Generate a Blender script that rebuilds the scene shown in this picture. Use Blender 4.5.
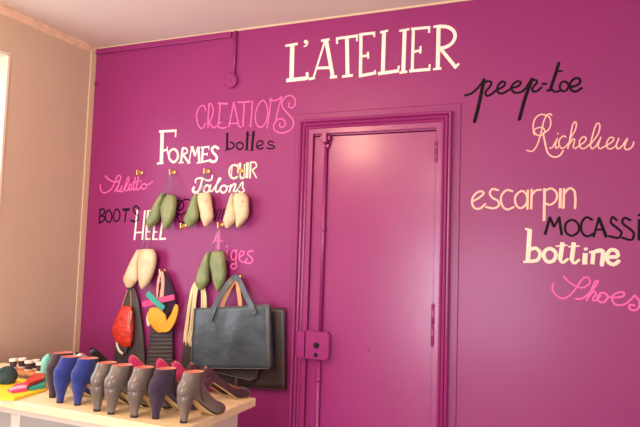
import bpy, bmesh, math, random
from mathutils import Vector, Matrix
random.seed(7)
S = bpy.context.scene
COL = S.collection
for o in list(bpy.data.objects): bpy.data.objects.remove(o)

# ------------------------------------------------------------------ camera
F_PX, PITCH, YAW, ROLL = 597.1, 0.06736, -0.39923, 0.03239
CX, CD, EYE = 3.1176, 3.2, 1.55
CEIL = EYE + 1.404
FW = Vector((math.sin(YAW)*math.cos(PITCH), math.cos(YAW)*math.cos(PITCH), math.sin(PITCH)))
_R0 = Vector((math.cos(YAW), -math.sin(YAW), 0)); _U0 = _R0.cross(FW)
RI = _R0*math.cos(ROLL) + _U0*math.sin(ROLL); UP = -_R0*math.sin(ROLL) + _U0*math.cos(ROLL)
CAM = Vector((CX, -CD, EYE))
cd = bpy.data.cameras.new('camera'); cam = bpy.data.objects.new('camera', cd); COL.objects.link(cam)
cam.matrix_world = Matrix(((RI.x, UP.x, -FW.x, CAM.x), (RI.y, UP.y, -FW.y, CAM.y), (RI.z, UP.z, -FW.z, CAM.z), (0, 0, 0, 1)))
cd.sensor_fit = 'HORIZONTAL'; cd.sensor_width = 36; cd.lens = F_PX/640*36; cd.clip_start = .05
S.camera = cam

# ------------------------------------------------------------------ world, lights, exposure
S.view_settings.view_transform = 'Standard'; S.view_settings.look = 'None'
S.view_settings.gamma = 1; S.view_settings.use_curve_mapping = False
S.view_settings.exposure = 0.0
w = bpy.data.worlds.new('world'); S.world = w; w.use_nodes = True
w.node_tree.nodes['Background'].inputs[0].default_value = (.75, .85, 1, 1)
w.node_tree.nodes['Background'].inputs[1].default_value = 1.0

def area(name, loc, direction, sx, sy, power, col):
    l = bpy.data.lights.new(name, 'AREA'); l.shape = 'RECTANGLE'; l.size = sx; l.size_y = sy
    l.energy = power; l.color = col
    o = bpy.data.objects.new(name, l); COL.objects.link(o); o.location = loc
    o.rotation_euler = Vector(direction).to_track_quat('-Z', 'Y').to_euler(); return o
area('window_daylight_left', (-.15, -1.62, 1.75), (1, 0, 0), 1.6, 1.6, 30, (.86, .92, 1))
area('shop_window_daylight', (2.0, -5.3, 1.05), (0, 1, 0), 1.6, 1.5, 135, (.88, .92, 1))
area('side_fill_light', (4.97, -3.8, 1.55), (-1, 0, 0), 1.5, 1.3, 55, (.95, .96, 1))  # unseen fill light, added to brighten the lower left wall
def lamp(name, loc, e, col, size=.13):
    l = bpy.data.lights.new(name, 'POINT'); l.energy = e; l.color = col; l.shadow_soft_size = size
    o = bpy.data.objects.new(name, l); COL.objects.link(o); o.location = loc
lamp('ceiling_lamp_light', (1.2, -2.25, 2.62), 62, (1, .64, .36))
lamp('rear_lamp_light', (1.6, -4.2, 2.5), 32, (1, .84, .66))

# ------------------------------------------------------------------ pixel <-> place helpers
def ray(u, v):
    return FW + RI*((u-320)/F_PX) + UP*((213.5-v)/F_PX)
def W(u, v, off=0.0):                 # point on the plane y = -off
    d = ray(u, v); t = (CD-off)/d.y; return CAM + d*t
TZ = EYE - .68                        # table top height
def T(u, v, z=None):                  # point on a horizontal plane
    d = ray(u, v); t = ((TZ if z is None else z)-EYE)/d.z; return CAM + d*t

# ------------------------------------------------------------------ materials
def s2l(c):
    return tuple(((x/255)/12.92 if x/255 <= .04045 else ((x/255+.055)/1.055)**2.4) for x in c)
def mat(name, rgb, rough=.5, metal=0, bump=0, bscale=40, var=0, vscale=6, coat=0, spec=.5, sheen=0, rgb2=None, stretch=None):
    m = bpy.data.materials.new(name); m.use_nodes = True; nt = m.node_tree; b = nt.nodes['Principled BSDF']
    c = s2l(rgb)
    b.inputs['Base Color'].default_value = (*c, 1); b.inputs['Roughness'].default_value = rough
    b.inputs['Metallic'].default_value = metal; b.inputs['Specular IOR Level'].default_value = spec
    b.inputs['Coat Weight'].default_value = coat; b.inputs['Coat Roughness'].default_value = .2
    b.inputs['Sheen Weight'].default_value = sheen
    tc = nt.nodes.new('ShaderNodeTexCoord'); mp = nt.nodes.new('ShaderNodeMapping')
    nt.links.new(tc.outputs['Object'], mp.inputs[0])
    if stretch: mp.inputs['Scale'].default_value = stretch
    if var or rgb2:
        n = nt.nodes.new('ShaderNodeTexNoise'); n.inputs['Scale'].default_value = vscale; n.inputs['Detail'].default_value = 5
        nt.links.new(mp.outputs[0], n.inputs[0])
        cr = nt.nodes.new('ShaderNodeValToRGB'); cr.color_ramp.elements[0].position = .3; cr.color_ramp.elements[1].position = .7
        c2 = s2l(rgb2) if rgb2 else tuple(x*(1-var) for x in c)
        cr.color_ramp.elements[0].color = (*c2, 1); cr.color_ramp.elements[1].color = (*c, 1)
        nt.links.new(n.outputs[0], cr.inputs[0]); nt.links.new(cr.outputs[0], b.inputs['Base Color'])
    if bump:
        n2 = nt.nodes.new('ShaderNodeTexNoise'); n2.inputs['Scale'].default_value = bscale; n2.inputs['Detail'].default_value = 4
        nt.links.new(mp.outputs[0], n2.inputs[0])
        bp = nt.nodes.new('ShaderNodeBump'); bp.inputs['Strength'].default_value = bump; bp.inputs['Distance'].default_value = .01
        nt.links.new(n2.outputs[0], bp.inputs['Height']); nt.links.new(bp.outputs[0], b.inputs['Normal'])
    return m
PURPLE = (143, 39, 106)
M = dict(
    purple=mat('purple_satin_wall_paint', PURPLE, .45, coat=.12, spec=.38, bump=.05, bscale=5, var=.06, vscale=2.5),
    purple_gloss=mat('purple_gloss_door_paint', (150, 44, 110), .30, coat=.25, spec=.45, bump=.08, bscale=14, var=.06, vscale=5),
    tan=mat('tan_wall_paint', (198, 174, 152), .7, bump=.05, bscale=12, var=.04, vscale=3),
    ceil=mat('cream_ceiling_paint', (226, 210, 198), .8, bump=.05, bscale=10, var=.05, vscale=2),
    plaster=mat('rough_cornice_plaster', (232, 198, 168), .85, bump=.9, bscale=30, var=.18, vscale=18),
    beam=mat('cream_paint', (214, 188, 158), .6, bump=.05),
    floor=mat('oak_floor', (150, 112, 76), .5, bump=.1, rgb2=(120, 86, 56), vscale=5, stretch=(1, 8, 1)),
    white=mat('white_lettering_paint', (250, 232, 216), .6),
    cream=mat('cream_lettering_paint', (248, 222, 196), .6),
    peach=mat('peach_lettering_paint', (248, 196, 170), .6),
    pink=mat('pink_lettering_paint', (246, 100, 172), .6),
    black=mat('black_lettering_paint', (22, 12, 18), .7, spec=.15),
    gapshade=mat('gap_shade', (60, 16, 40), .8),  # dark purple standing in for shade in the gap round the leaf
    wood=mat('pale_pine', (240, 222, 184), .45, bump=.06, bscale=20, rgb2=(230, 204, 156), vscale=6, stretch=(1.2, 7, 7)),
    cab=mat('white_painted_cabinet', (216, 204, 190), .5, bump=.04),
    cabgrey=mat('grey_cabinet_panel', (160, 154, 148), .5, bump=.04),
    brass=mat('brass', (238, 196, 110), .3, metal=1),
    steel=mat('steel', (180, 176, 172), .3, metal=1),
    silver=mat('silver_leather', (206, 202, 200), .32, metal=.5),
    iron=mat('dark_iron', (40, 30, 32), .4, metal=.6),
    cord=mat('grey_cord', (120, 130, 136), .8),
    teal_cord=mat('teal_cord', (40, 120, 110), .8),
    lastgreen=mat('green_painted_wood_last', (112, 128, 82), .4, bump=.35, bscale=30, rgb2=(140, 146, 96), vscale=14),
    lastcream=mat('bare_beech_wood_last', (230, 206, 168), .38, bump=.15, bscale=24, rgb2=(214, 182, 142), vscale=16),
    hole=mat('dark_bored_hole', (30, 22, 20), .8),
    grey=mat('taupe_grey_leather', (112, 99, 91), .34, bump=.06, bscale=60, var=.14, vscale=18, coat=.15),
    blue=mat('cobalt_blue_suede', (28, 44, 124), .85, bump=.12, bscale=90, var=.15, vscale=25, sheen=.25),
    plum=mat('dark_plum_suede', (50, 28, 54), .85, bump=.12, bscale=90, var=.18, vscale=25, sheen=.2),
    brown=mat('dark_brown_suede', (52, 32, 40), .85, bump=.1, bscale=90, var=.15, vscale=25, sheen=.2),
    magenta=mat('magenta_suede', (196, 34, 104), .75, bump=.08, bscale=90, var=.1, vscale=25, sheen=.2),
    maroon=mat('maroon_suede', (66, 18, 40), .7, bump=.1, bscale=90, var=.2, vscale=25, sheen=.2),
    blackleather=mat('black_leather', (28, 26, 30), .35, bump=.05),
    salmon=mat('salmon_lining_leather', (238, 156, 134), .6, bump=.03),
    nude=mat('nude_insole_leather', (226, 160, 140), .5),
    solel=mat('tan_leather_sole', (206, 172, 120), .5, var=.1, vscale=20),
    rubber=mat('black_rubber_tip', (24, 20, 20), .6),
    zip=mat('dark_elastic', (46, 38, 40), .7),
    tote=mat('blue_black_leather', (80, 91, 98), .34, bump=1.0, bscale=9, rgb2=(62, 72, 79), vscale=5, coat=.1),
    toteedge=mat('cut_leather_edge', (128, 124, 110), .6),
    tanleather=mat('tan_raw_leather', (224, 160, 106), .6, bump=.05, var=.15, vscale=20),
    darkbrown=mat('dark_brown_leather', (72, 56, 52), .42, bump=.25, bscale=8, rgb2=(52, 42, 42), vscale=6),
    charcoal=mat('charcoal_leather', (78, 66, 64), .55, bump=.2, bscale=20, rgb2=(58, 50, 50), vscale=12),
    red=mat('red_leather', (214, 52, 30), .42, bump=1.0, bscale=22, var=.2, vscale=14),
    palered=mat('faded_red_leather', (226, 110, 92), .5),
    bone=mat('bone_white_leather', (230, 214, 190), .5),
    orange=mat('orange_yellow_leather', (252, 166, 24), .5, bump=.1, bscale=14, var=.08, vscale=12),
    yellow=mat('yellow_leather', (250, 208, 30), .5, bump=.06),
    teal=mat('teal_leather', (50, 158, 142), .5, bump=.05),
    mint=mat('mint_suede', (120, 200, 180), .6),
    pinkl=mat('pink_leather', (232, 60, 124), .5, bump=.05),
    paleink=mat('pale_pink_leather', (240, 176, 196), .5),
    fringe=mat('cream_suede_laces', (238, 216, 172), .8, var=.12, vscale=20),
    dgreen=mat('dark_green_thread', (44, 66, 64), .75, bump=.4, bscale=60, stretch=(1, 1, 6)),
    rack=mat('orange_brown_wood', (196, 120, 64), .5, var=.15, vscale=20, stretch=(1, 8, 8)),
    thread=mat('dark_thread', (64, 44, 48), .8),
    window_white=mat('white_window_paint', (226, 212, 190), .6),  # plain off-white paint, no emission
)
gm = bpy.data.materials.new('window_glass'); gm.use_nodes = True
gb = gm.node_tree.nodes['Principled BSDF']; gb.inputs['Transmission Weight'].default_value = 1; gb.inputs['Roughness'].default_value = .02
M['glass'] = gm

# ------------------------------------------------------------------ object helpers
def obj(name, bm, m, parent=None, smooth=False, normals=True):
    if normals: bmesh.ops.recalc_face_normals(bm, faces=bm.faces)
    me = bpy.data.meshes.new(name); bm.to_mesh(me); bm.free()
    if smooth:
        for p in me.polygons: p.use_smooth = True
    o = bpy.data.objects.new(name, me); COL.objects.link(o)
    me.materials.append(M[m] if isinstance(m, str) else m)
    if parent:
        o.parent = parent
    return o
def tag(o, label=None, cat=None, group=None, kind=None):
    if label: o['label'] = label
    if cat: o['category'] = cat
    if group: o['group'] = group
    if kind: o['kind'] = kind
    return o
def thing(name, label, cat, loc=(0, 0, 0), rz=0, group=None, kind=None):
    o = bpy.data.objects.new(name, None); COL.objects.link(o); o.location = loc; o.rotation_euler = (0, 0, rz)
    o.empty_display_size = .05
    return tag(o, label, cat, group, kind)
def box(bm, x0, x1, y0, y1, z0, z1, bev=0):
    b = bmesh.new(); bmesh.ops.create_cube(b, size=1)
    for v in b.verts: v.co = Vector((x0+(v.co.x+.5)*(x1-x0), y0+(v.co.y+.5)*(y1-y0), z0+(v.co.z+.5)*(z1-z0)))
    if bev: bmesh.ops.bevel(b, geom=list(b.edges), offset=bev, segments=2, profile=.5, affect='EDGES')
    merge(bm, b); return bm
def merge(bm, b):
    me = bpy.data.meshes.new('tmp'); b.to_mesh(me); b.free(); bm.from_mesh(me); bpy.data.meshes.remove(me)
def loft(rings, bm=None, cap0=True, cap1=True, closed=True):
    bm = bm or bmesh.new(); vr = [[bm.verts.new(p) for p in r] for r in rings]; n = len(rings[0])
    for a, b in zip(vr, vr[1:]):
        for i in range(n if closed else n-1):
            j = (i+1) % n
            bm.faces.new((a[i], a[j], b[j], b[i]))
    if cap0: bm.faces.new(vr[0][::-1])
    if cap1: bm.faces.new(vr[-1])
    return bm
def cr(pts, n=6, closed=False):       # Catmull-Rom through tuples of any dimension
    P = [tuple(p) for p in pts]
    if closed:
        if P[0] == P[-1]: P = P[:-1]
        E = [P[-1]]+P+[P[0], P[1]]
    else: E = [tuple(2*a-b for a, b in zip(P[0], P[1]))]+P+[tuple(2*a-b for a, b in zip(P[-1], P[-2]))]
    out = []
    for i in range(1, len(E)-2):
        for k in range(n):
            t = k/n
            out.append(tuple(.5*(2*b+(c-a)*t+(2*a-5*b+4*c-d)*t*t+(3*b-a-3*c+d)*t**3) for a, b, c, d in zip(E[i-1], E[i], E[i+1], E[i+2])))
    out.append(E[-2]); return out
def tube(bm, pts, r, n=8, flat=None):
    """round (or flat strap: flat=(half width vector axis, half thickness)) tube through 3-D points"""
    P = [Vector(p) for p in pts]; rings = []
    ref = Vector((0, 1, 0))
    for i, p in enumerate(P):
        t = (P[min(i+1, len(P)-1)]-P[max(i-1, 0)]).normalized()
        a = t.cross(ref)
        if a.length < .05: a = t.cross(Vector((1, 0, 0)))
        a.normalize(); b = a.cross(t).normalized()
        rr = r[i] if isinstance(r, (list, tuple)) else r
        rings.append([p + (a*math.cos(2*math.pi*k/n)*rr + b*math.sin(2*math.pi*k/n)*(rr if flat is None else flat)) for k in range(n)])
    return loft(rings, bm)
def strap(bm, pts, hw, th):           # rectangular ribbon lying roughly parallel to the wall
    P = [Vector(p) for p in pts]; rings = []
    for i, p in enumerate(P):
        t = (P[min(i+1, len(P)-1)]-P[max(i-1, 0)]).normalized()
        b = Vector((0, 1, 0)); a = t.cross(b).normalized(); b = a.cross(t).normalized()
        h = hw[i] if isinstance(hw, (list, tuple)) else hw
        rings.append([p+a*h+b*th, p-a*h+b*th, p-a*h-b*th, p+a*h-b*th])
    return loft(rings, bm)
def sph(bm, c, r, sc=(1, 1, 1), seg=16):
    b = bmesh.new(); bmesh.ops.create_uvsphere(b, u_segments=seg, v_segments=seg//2+2, radius=r)
    for v in b.verts: v.co = Vector(c)+Vector((v.co.x*sc[0], v.co.y*sc[1], v.co.z*sc[2]))
    merge(bm, b); return bm
def cyl(bm, c, axis, r, h, n=20, r2=None):
    a = Vector(axis).normalized(); u = a.orthogonal().normalized(); v = a.cross(u); c = Vector(c); r2 = r if r2 is None else r2
    return loft([[c+a*s*h+(u*math.cos(2*math.pi*k/n)+v*math.sin(2*math.pi*k/n))*rr for k in range(n)] for s, rr in ((0, r), (1, r2))], bm)

# ------------------------------------------------------------------ room shell
RX, RY = 4.9, -5.2
tag(obj('floor', box(bmesh.new(), -.3, RX+.2, RY-.2, .2, -.1, 0), 'floor'), kind='structure')
tag(obj('ceiling', box(bmesh.new(), -.3, RX+.2, RY-.2, .2, CEIL, CEIL+.1), 'ceil'), kind='structure')
dx0, dx1 = W(314.2, 136).x, W(437.3, 131).x
dz1 = W(375, 133).z
b = bmesh.new()
box(b, -.25, dx0, 0, .2, 0, CEIL); box(b, dx1, RX+.2, 0, .2, 0, CEIL); box(b, dx0, dx1, 0, .2, dz1, CEIL)
tag(obj('wall_back', b, 'purple'), kind='structure')
# left wall with a window opening
wy1, wy0, wz1, wz0 = -.70, -2.45, EYE+1.125, .95
b = bmesh.new()
box(b, -.25, 0, wy1, 0, 0, CEIL); box(b, -.25, 0, RY, wy0, 0, CEIL)
box(b, -.25, 0, wy0, wy1, 0, wz0); box(b, -.25, 0, wy0, wy1, wz1, CEIL)
tag(obj('wall_left', b, 'tan'), kind='structure')
b = bmesh.new()   # right wall; its window opening is added for the side fill light
box(b, RX, RX+.2, RY, -4.6, 0, CEIL); box(b, RX, RX+.2, -3.0, 0, 0, CEIL)
box(b, RX, RX+.2, -4.6, -3.0, 0, .85); box(b, RX, RX+.2, -4.6, -3.0, 2.25, CEIL)
tag(obj('wall_right', b, 'tan'), kind='structure')
b = bmesh.new()   # shop front wall behind the camera, with a low shop window
box(b, 0, 1.15, RY-.2, RY, 0, CEIL); box(b, 2.85, RX, RY-.2, RY, 0, CEIL)
box(b, 1.15, 2.85, RY-.2, RY, 0, .27); box(b, 1.15, 2.85, RY-.2, RY, 1.83, CEIL)
tag(obj('wall_front', b, 'tan'), kind='structure')
for nm, loc, rz, W2, H2 in (('window_2', (2.0, RY-.16, .27), math.pi/2, 1.7, 1.56), ('added_window_3', (RX+.16, -3.8, .85), 0, 1.6, 1.4)):  # second entry is an unseen window added around the side fill light
    t = thing(nm, None, None, loc, rz, kind='structure'); b = bmesh.new()
    for y in (-W2/2, -.03, W2/2-.06): box(b, -.02, .02, y, y+.06, .06, H2-.06)
    for z in (0, H2-.06): box(b, -.02, .02, -W2/2, W2/2, z, z+.06)
    obj('window_frame', b, 'window_white', t)
    obj('window_pane', box(bmesh.new(), -.004, .004, -W2/2+.02, W2/2-.02, .02, H2-.02), 'glass', t)
t = thing('window_1', None, None, (-.2, (wy0+wy1)/2, wz0), kind='structure')
b = bmesh.new(); hw_ = (wy1-wy0)/2; H_ = wz1-wz0
for y in (-hw_, -.03, hw_-.06): box(b, -.03, .03, y, y+.06, 0, H_)
for z in (0, H_*.66, H_-.06): box(b, -.028, .028, -hw_, hw_, z, z+.06)
obj('window_frame', b, 'window_white', t)
obj('window_pane', box(bmesh.new(), -.004, .004, -hw_+.02, hw_-.02, .02, H_-.02), 'glass', t)
# reveal lining
b = bmesh.new()
box(b, -.2, .006, wy1-.004, wy1+.012, wz0, wz1+.02); box(b, -.2, .006, wy0-.012, wy0+.004, wz0, wz1)
box(b, -.2, .006, wy0, wy1, wz1-.004, wz1+.014); box(b, -.2, .03, wy0-.03, wy1+.03, wz0-.03, wz0+.002)
tag(obj('trim_1', b, 'window_white'), kind='structure')

# rough plaster cornice along the left wall, and cream bead in the corner
n = 60; rings = []
for i in range(n+1):
    y = -5.1+5.1*i/n; a = random.uniform(.75, 1.2); c = random.uniform(.75, 1.25)
    rings.append([(0, y, CEIL), (.024*c, y, CEIL), (.026*c, y, CEIL-.008*a), (.014*c, y, CEIL-.026*a), (0, y, CEIL-.045)])
tag(obj('trim_2', loft(rings), 'plaster'), kind='structure')
b = bmesh.new(); box(b, 0, .010, -.05, -.0, 0, CEIL-.02, .003)
tag(obj('trim_3', b, 'beam'), kind='structure')
# thin unpainted line between ceiling and purple wall, purple casing strip below
tag(obj('trim_4', box(bmesh.new(), 0, RX, -.006, 0, CEIL-.010, CEIL), 'beam'), kind='structure')
b = bmesh.new(); box(b, .012, 1.12, -.018, 0, CEIL-.048, CEIL-.011, .004)
tag(obj('trim_5', b, 'purple'), kind='structure')

# ------------------------------------------------------------------ door with architrave
d = thing('door_1', None, None, ((dx0+dx1)/2, 0, 0), kind='structure')
ox = (dx0+dx1)/2
def dobj(name, bm, m, parent=None, smooth=False):
    for v in bm.verts: v.co.x -= ox
    return obj(name, bm, m, parent or d, smooth)
lx0, lx1 = dx0+.002, dx1-.0025
b = box(bmesh.new(), lx0, lx1, .002, .052, .01, dz1-.005, .003)
dobj('door_leaf', b, 'purple_gloss')
b = bmesh.new(); box(b, dx0, dx1, .06, .1, 0, dz1)
dobj('gap_shade_sheet', b, 'gapshade')  # dark sheet behind the leaf; the gap's shade is put into its colour
# architrave: profile swept round the opening with mitred corners.  (distance from opening, projection)
prof = [(0, 0), (0, .018), (.028, .018), (.030, .026), (.036, .030), (.042, .026), (.044, .020), (.050, .032), (.056, .036), (.062, .032),
        (.064, .024), (.070, .040), (.078, .044), (.083, .040), (.085, .012), (.089, .010), (.089, 0)]
bz1 = dz1+.010
rings = []
for (px, pz, sx, sz) in ((dx0, 0, -1, 0), (dx0, bz1, -1, 1), (dx1, bz1, 1, 1), (dx1, 0, 1, 0)):
    rings.append([(px+sx*a, -h, pz+sz*a) for a, h in prof])
dobj('architrave', loft(rings), 'purple_gloss')
o1 = .128
rings = []
prof2 = [(.089, 0), (.089, .006), (o1-.004, .006), (o1, .003), (o1, 0)]
for (px, pz, sx, sz) in ((dx0, 0, -.80, 0), (dx0, bz1, -.80, 1), (dx1, bz1, 1, 1), (dx1, 0, 1, 0)):
    rings.append([(px+sx*a+(sx+1 if sx < 0 else 0)*-.089, -h, pz+sz*a) for a, h in prof2])
dobj('backing_board', loft(rings), 'purple')
# espagnolette rod, guides, top catch
p_top, p_bot = W(327.2, 133, .012), W(317.3, 427, .012)
rx = (W(327, 140).x+W(319.5, 380).x)/2
zlock = W(316, 345).z
for z0, z1 in ((zlock+.085, dz1-.01), (.03, zlock-.085)):
    b = bmesh.new(); tube(b, [(rx, -.012, z0), (rx, -.012, z1)], .0105, 10)
    for zz in ((W(0+318, 379).z,) if z0 < .5 else (W(324, 230).z,)):
        cyl(b, (rx, -.012, zz-.008), (0, 0, 1), .016, .016, 12)
    dobj('lock_rod', b, 'purple_gloss', smooth=True)
b = bmesh.new(); box(b, rx-.035, rx+.03, -.032, .0, dz1-.035, dz1-.008, .004); box(b, rx-.016, rx+.016, -.05, -.02, dz1-.05, dz1+.008, .004)
box(b, rx-.02, rx+.02, -.02, .01, dz1-.075, dz1-.055, .003)
dobj('top_catch', b, 'purple_gloss')
# rim lock
lk = bmesh.new()
xa, xb = W(304.8, 345, .04).x, W(328.8, 345, .04).x
za, zb = W(316, 360, .04).z, W(316, 331.5, .04).z
c = .018
out = [(xa, za), (xb-c, za), (xb, za+c), (xb, zb-c), (xb-c, zb), (xa, zb)]
loft([[(x, .012, z) for x, z in out], [(x, -.036, z) for x, z in out], [(x+(.004 if x < rx else -.004), -.040, z+(.004 if z < zlock else -.004)) for x, z in out]], lk)
lock = dobj('lock_case', lk, 'purple_gloss')
xk = W(297, 345, .04).x
b = bmesh.new()
out = [(xk+.012, za+.004), (xa-.002, za+.004), (xa-.002, zb-.004), (xk+.012, zb-.004), (xk, zb-.016), (xk, za+.016)]
loft([[(x, -.01, z) for x, z in out], [(x, -.046, z) for x, z in out]], b)
dobj('lock_keeper', b, 'purple_gloss')
for (u, v, r) in ((316.2, 345.5, .019), (315.5, 355, .013)):
    p = W(u, v, .042); b = bmesh.new(); cyl(b, (p.x, -.034, p.z), (0, -1, 0), r, .012, 18, r*.8); cyl(b, (p.x, -.045, p.z), (0, -1, 0), r*.45, .006, 12)
    kb = dobj('keyhole', b, 'iron', lock); tag(kb, 'black keyhole boss')
# hinges
for vz, hh in ((152, .10), (325, .21)):
    zc = W(436, vz).z; b = bmesh.new()
    for k in range(2 if hh < .15 else 2):
        z0 = zc-hh/2+k*hh/2; cyl(b, (dx1, -.013, z0+.002), (0, 0, 1), .0105, hh/2-.004, 12)
    for k in (0, 1): sph(b, (dx1, -.013, zc-hh/2+k*hh), .011, seg=10)
    dobj('hinge', b, 'purple_gloss', smooth=True)
p = W(368, 350.5, 0); b = bmesh.new(); cyl(b, (p.x, .014, p.z), (0, -1, 0), .012, .008, 16, .009); sph(b, (p.x, .004, p.z), .008, seg=10)
dobj('door_peg', b, 'purple_gloss')

# conduit and round junction box on the wall
j = W(231, 80.8, .01); px = W(235, 50, .01).x
cd_ = thing('junction_box', 'round purple-painted junction box hanging below the ceiling on a thin conduit', 'junction box', (j.x, 0, j.z))
b = bmesh.new(); cyl(b, (0, 0, 0), (0, -1, 0), .048, .020, 32, .048); cyl(b, (0, -.020, 0), (0, -1, 0), .048, .005, 32, .041)
obj('cover', b, 'purple', cd_)
b = bmesh.new(); cyl(b, (0, -.024, 0), (0, -1, 0), .008, .006, 12, .006); obj('screw', b, 'purple_gloss', cd_)
b = bmesh.new(); tube(b, [(px-j.x, -.010, .03), (px-j.x, -.010, CEIL-.012-j.z)], .010, 10); obj('conduit', b, 'purple', cd_, True)
# small rusty bracket near the corner
p = W(97, 84); b = bmesh.new(); box(b, p.x-.012, p.x+.012, -.012, 0, p.z-.014, p.z+.014, .003); cyl(b, (p.x, -.01, p.z), (0, -1, 0), .006, .012, 10)
tag(obj('wall_peg', b, 'purple'), 'small purple-painted peg on the wall beside the left corner', 'peg')

# ------------------------------------------------------------------ lettering
def word(name, label, m, ox_, oy_, s, strokes, off=.0014):
    bm = bmesh.new()
    def add(st):
        wpx, pts, mode = st[0]*(1.2 if m == 'black' else 1.07)/s, [(ox_+x/s, oy_+y/s) for x, y in st[1]], (st[2] if len(st) > 2 else 0)
        if len(pts) > 2 and mode != 9: pts = cr(pts, 5, closed=(mode == 2))
        Q = [W(u, v, off) for u, v in pts]
        depth = (Q[0]-CAM).dot(FW); r = wpx/2*depth/F_PX
        n = 10
        for q in Q[::(2 if len(Q) > 4 else 1)]+[Q[-1]]:
            if mode == 0 and len(st[1]) == 2: break
            ap = bm.verts.new((q.x, -off-.0007, q.z)); rim = [bm.verts.new((q.x+r*math.cos(2*math.pi*k/n), -off+.0006, q.z+r*math.sin(2*math.pi*k/n))) for k in range(n)]
            for k in range(n): bm.faces.new((ap, rim[k], rim[(k+1) % n]))
        for a, c2 in zip(Q, Q[1:]):
            dv = c2-a
            if dv.length < 1e-5: continue
            nn = Vector((-dv.z, 0, dv.x)).normalized()*r
            e1, e2 = Vector((0, .0006, 0)), Vector((0, -.0007, 0)); m0, m1 = bm.verts.new(a+e2), bm.verts.new(c2+e2)
            bm.faces.new((bm.verts.new(a+nn+e1), bm.verts.new(c2+nn+e1), m1, m0)); bm.faces.new((m0, m1, bm.verts.new(c2-nn+e1), bm.verts.new(a-nn+e1)))
    for st in strokes: add(st)
    bmesh.ops.recalc_face_normals(bm, faces=bm.faces)
    for f in bm.faces:
        if f.normal.y > 0: f.normal_flip()
    c = sum((v.co for v in bm.verts), Vector())/len(bm.verts)
    for v in bm.verts: v.co -= c
    o = obj(name, bm, m, normals=False); o.location = c
    return tag(o, label, 'lettering', 'words painted on the wall')
def shift(strokes, dx, dy=0): return [(s[0], [(x+dx, y+dy) for x, y in s[1]])+tuple(s[2:]) for s in strokes]
A_ = [(30, [(82, 165), (76, 400)]), (15, [(36, 172), (118, 158)]), (24, [(42, 403), (182, 387)]), (18, [(180, 348), (183, 396)]),
      (24, [(170, 144), (178, 150)], 1), (9, [(184, 150), (178, 168), (160, 176)]),
      (13, [(300, 138), (222, 388)]), (25, [(308, 138), (352, 380)]), (15, [(274, 138), (331, 128)]), (17, [(238, 321), (336, 317)]), (17, [(193, 394), (233, 384)]), (17, [(332, 382), (381, 377)]),
      (25, [(446, 110), (450, 370)]), (17, [(373, 124), (521, 104)]), (14, [(380, 120), (380, 160)]), (12, [(514, 104), (512, 142)]), (17, [(414, 377), (486, 368)]),
      (21, [(540, 95), (536, 370)]), (17, [(528, 97), (635, 85)]), (12, [(628, 85), (628, 114)]), (15, [(540, 243), (592, 235)]), (13, [(586, 212), (588, 258)]), (19, [(526, 374), (637, 352)]), (12, [(632, 334), (636, 360)])]
B_ = [(25, [(120, 75), (112, 352)]), (14, [(94, 82), (148, 70)]), (21, [(80, 358), (218, 338)]), (13, [(219, 305), (212, 345)]),
      (25, [(258, 65), (248, 345)]), (14, [(222, 73), (289, 60)]), (15, [(223, 351), (275, 344)]),
      (19, [(316, 60), (308, 332)]), (17, [(301, 60), (429, 48)]), (14, [(421, 45), (420, 86)]), (15, [(312, 212), (364, 202)]), (13, [(364, 174), (362, 223)]), (19, [(288, 340), (430, 328)]), (12, [(425, 295), (422, 332)]),
      (25, [(484, 45), (478, 322)]), (15, [(449, 46), (500, 36)]), (15, [(447, 328), (503, 322)]),
      (22, [(490, 42), (540, 45), (582, 70), (594, 110), (572, 155), (532, 180), (490, 188)], 1), (21, [(498, 192), (602, 320)]), (15, [(588, 322), (620, 290)])]
word('painted_word', 'large white hand-painted serif word L\'ATELIER above the purple door', 'white', 280, 20, 6.667, A_+shift(B_, 573.4))
word('painted_word', 'curly pink word CREATIONS left of the top of the door', 'pink', 190, 90, 8.889,
     [(11, [(140, 182), (125, 142), (100, 140), (70, 175), (58, 225), (65, 290), (85, 330), (105, 342), (128, 320), (136, 295)]),
      (12, [(168, 125), (162, 230), (160, 335)]), (10, [(165, 138), (180, 120), (200, 145), (206, 190), (195, 240), (170, 290)]), (11, [(170, 290), (195, 325), (215, 335), (235, 322)]),
      (14, [(248, 118), (336, 122)]), (12, [(266, 120), (262, 200), (256, 280)]), (9, [(240, 290), (280, 290)]), (11, [(262, 294), (248, 312), (258, 332), (290, 338), (325, 330)]),
      (11, [(388, 108), (345, 330)]), (11, [(388, 108), (415, 230), (432, 315), (452, 330)]), (11, [(340, 297), (436, 297)]),
      (13, [(428, 108), (480, 108), (535, 102)]), (12, [(482, 105), (470, 325)]), (11, [(556, 95), (538, 325)]), (18, [(536, 316), (540, 320)], 1)]
     + shift([(10, [(205, 92), (235, 130), (246, 200), (235, 270), (205, 320), (175, 330), (145, 300), (135, 240), (145, 180), (170, 120)], 2),
              (10, [(275, 75), (262, 200), (240, 340)]), (10, [(262, 86), (300, 94), (340, 82), (372, 60)]), (10, [(368, 68), (340, 170), (318, 265)]),
              (11, [(440, 112), (432, 140), (450, 158), (478, 148), (493, 115), (485, 75), (455, 50), (415, 55), (385, 85), (372, 120), (385, 165), (430, 215), (470, 265), (475, 310), (450, 350), (400, 378), (350, 380), (310, 360), (298, 325), (312, 285), (345, 257), (382, 262), (402, 292), (393, 322), (368, 332), (350, 315), (355, 296)])], 444.4))
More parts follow.
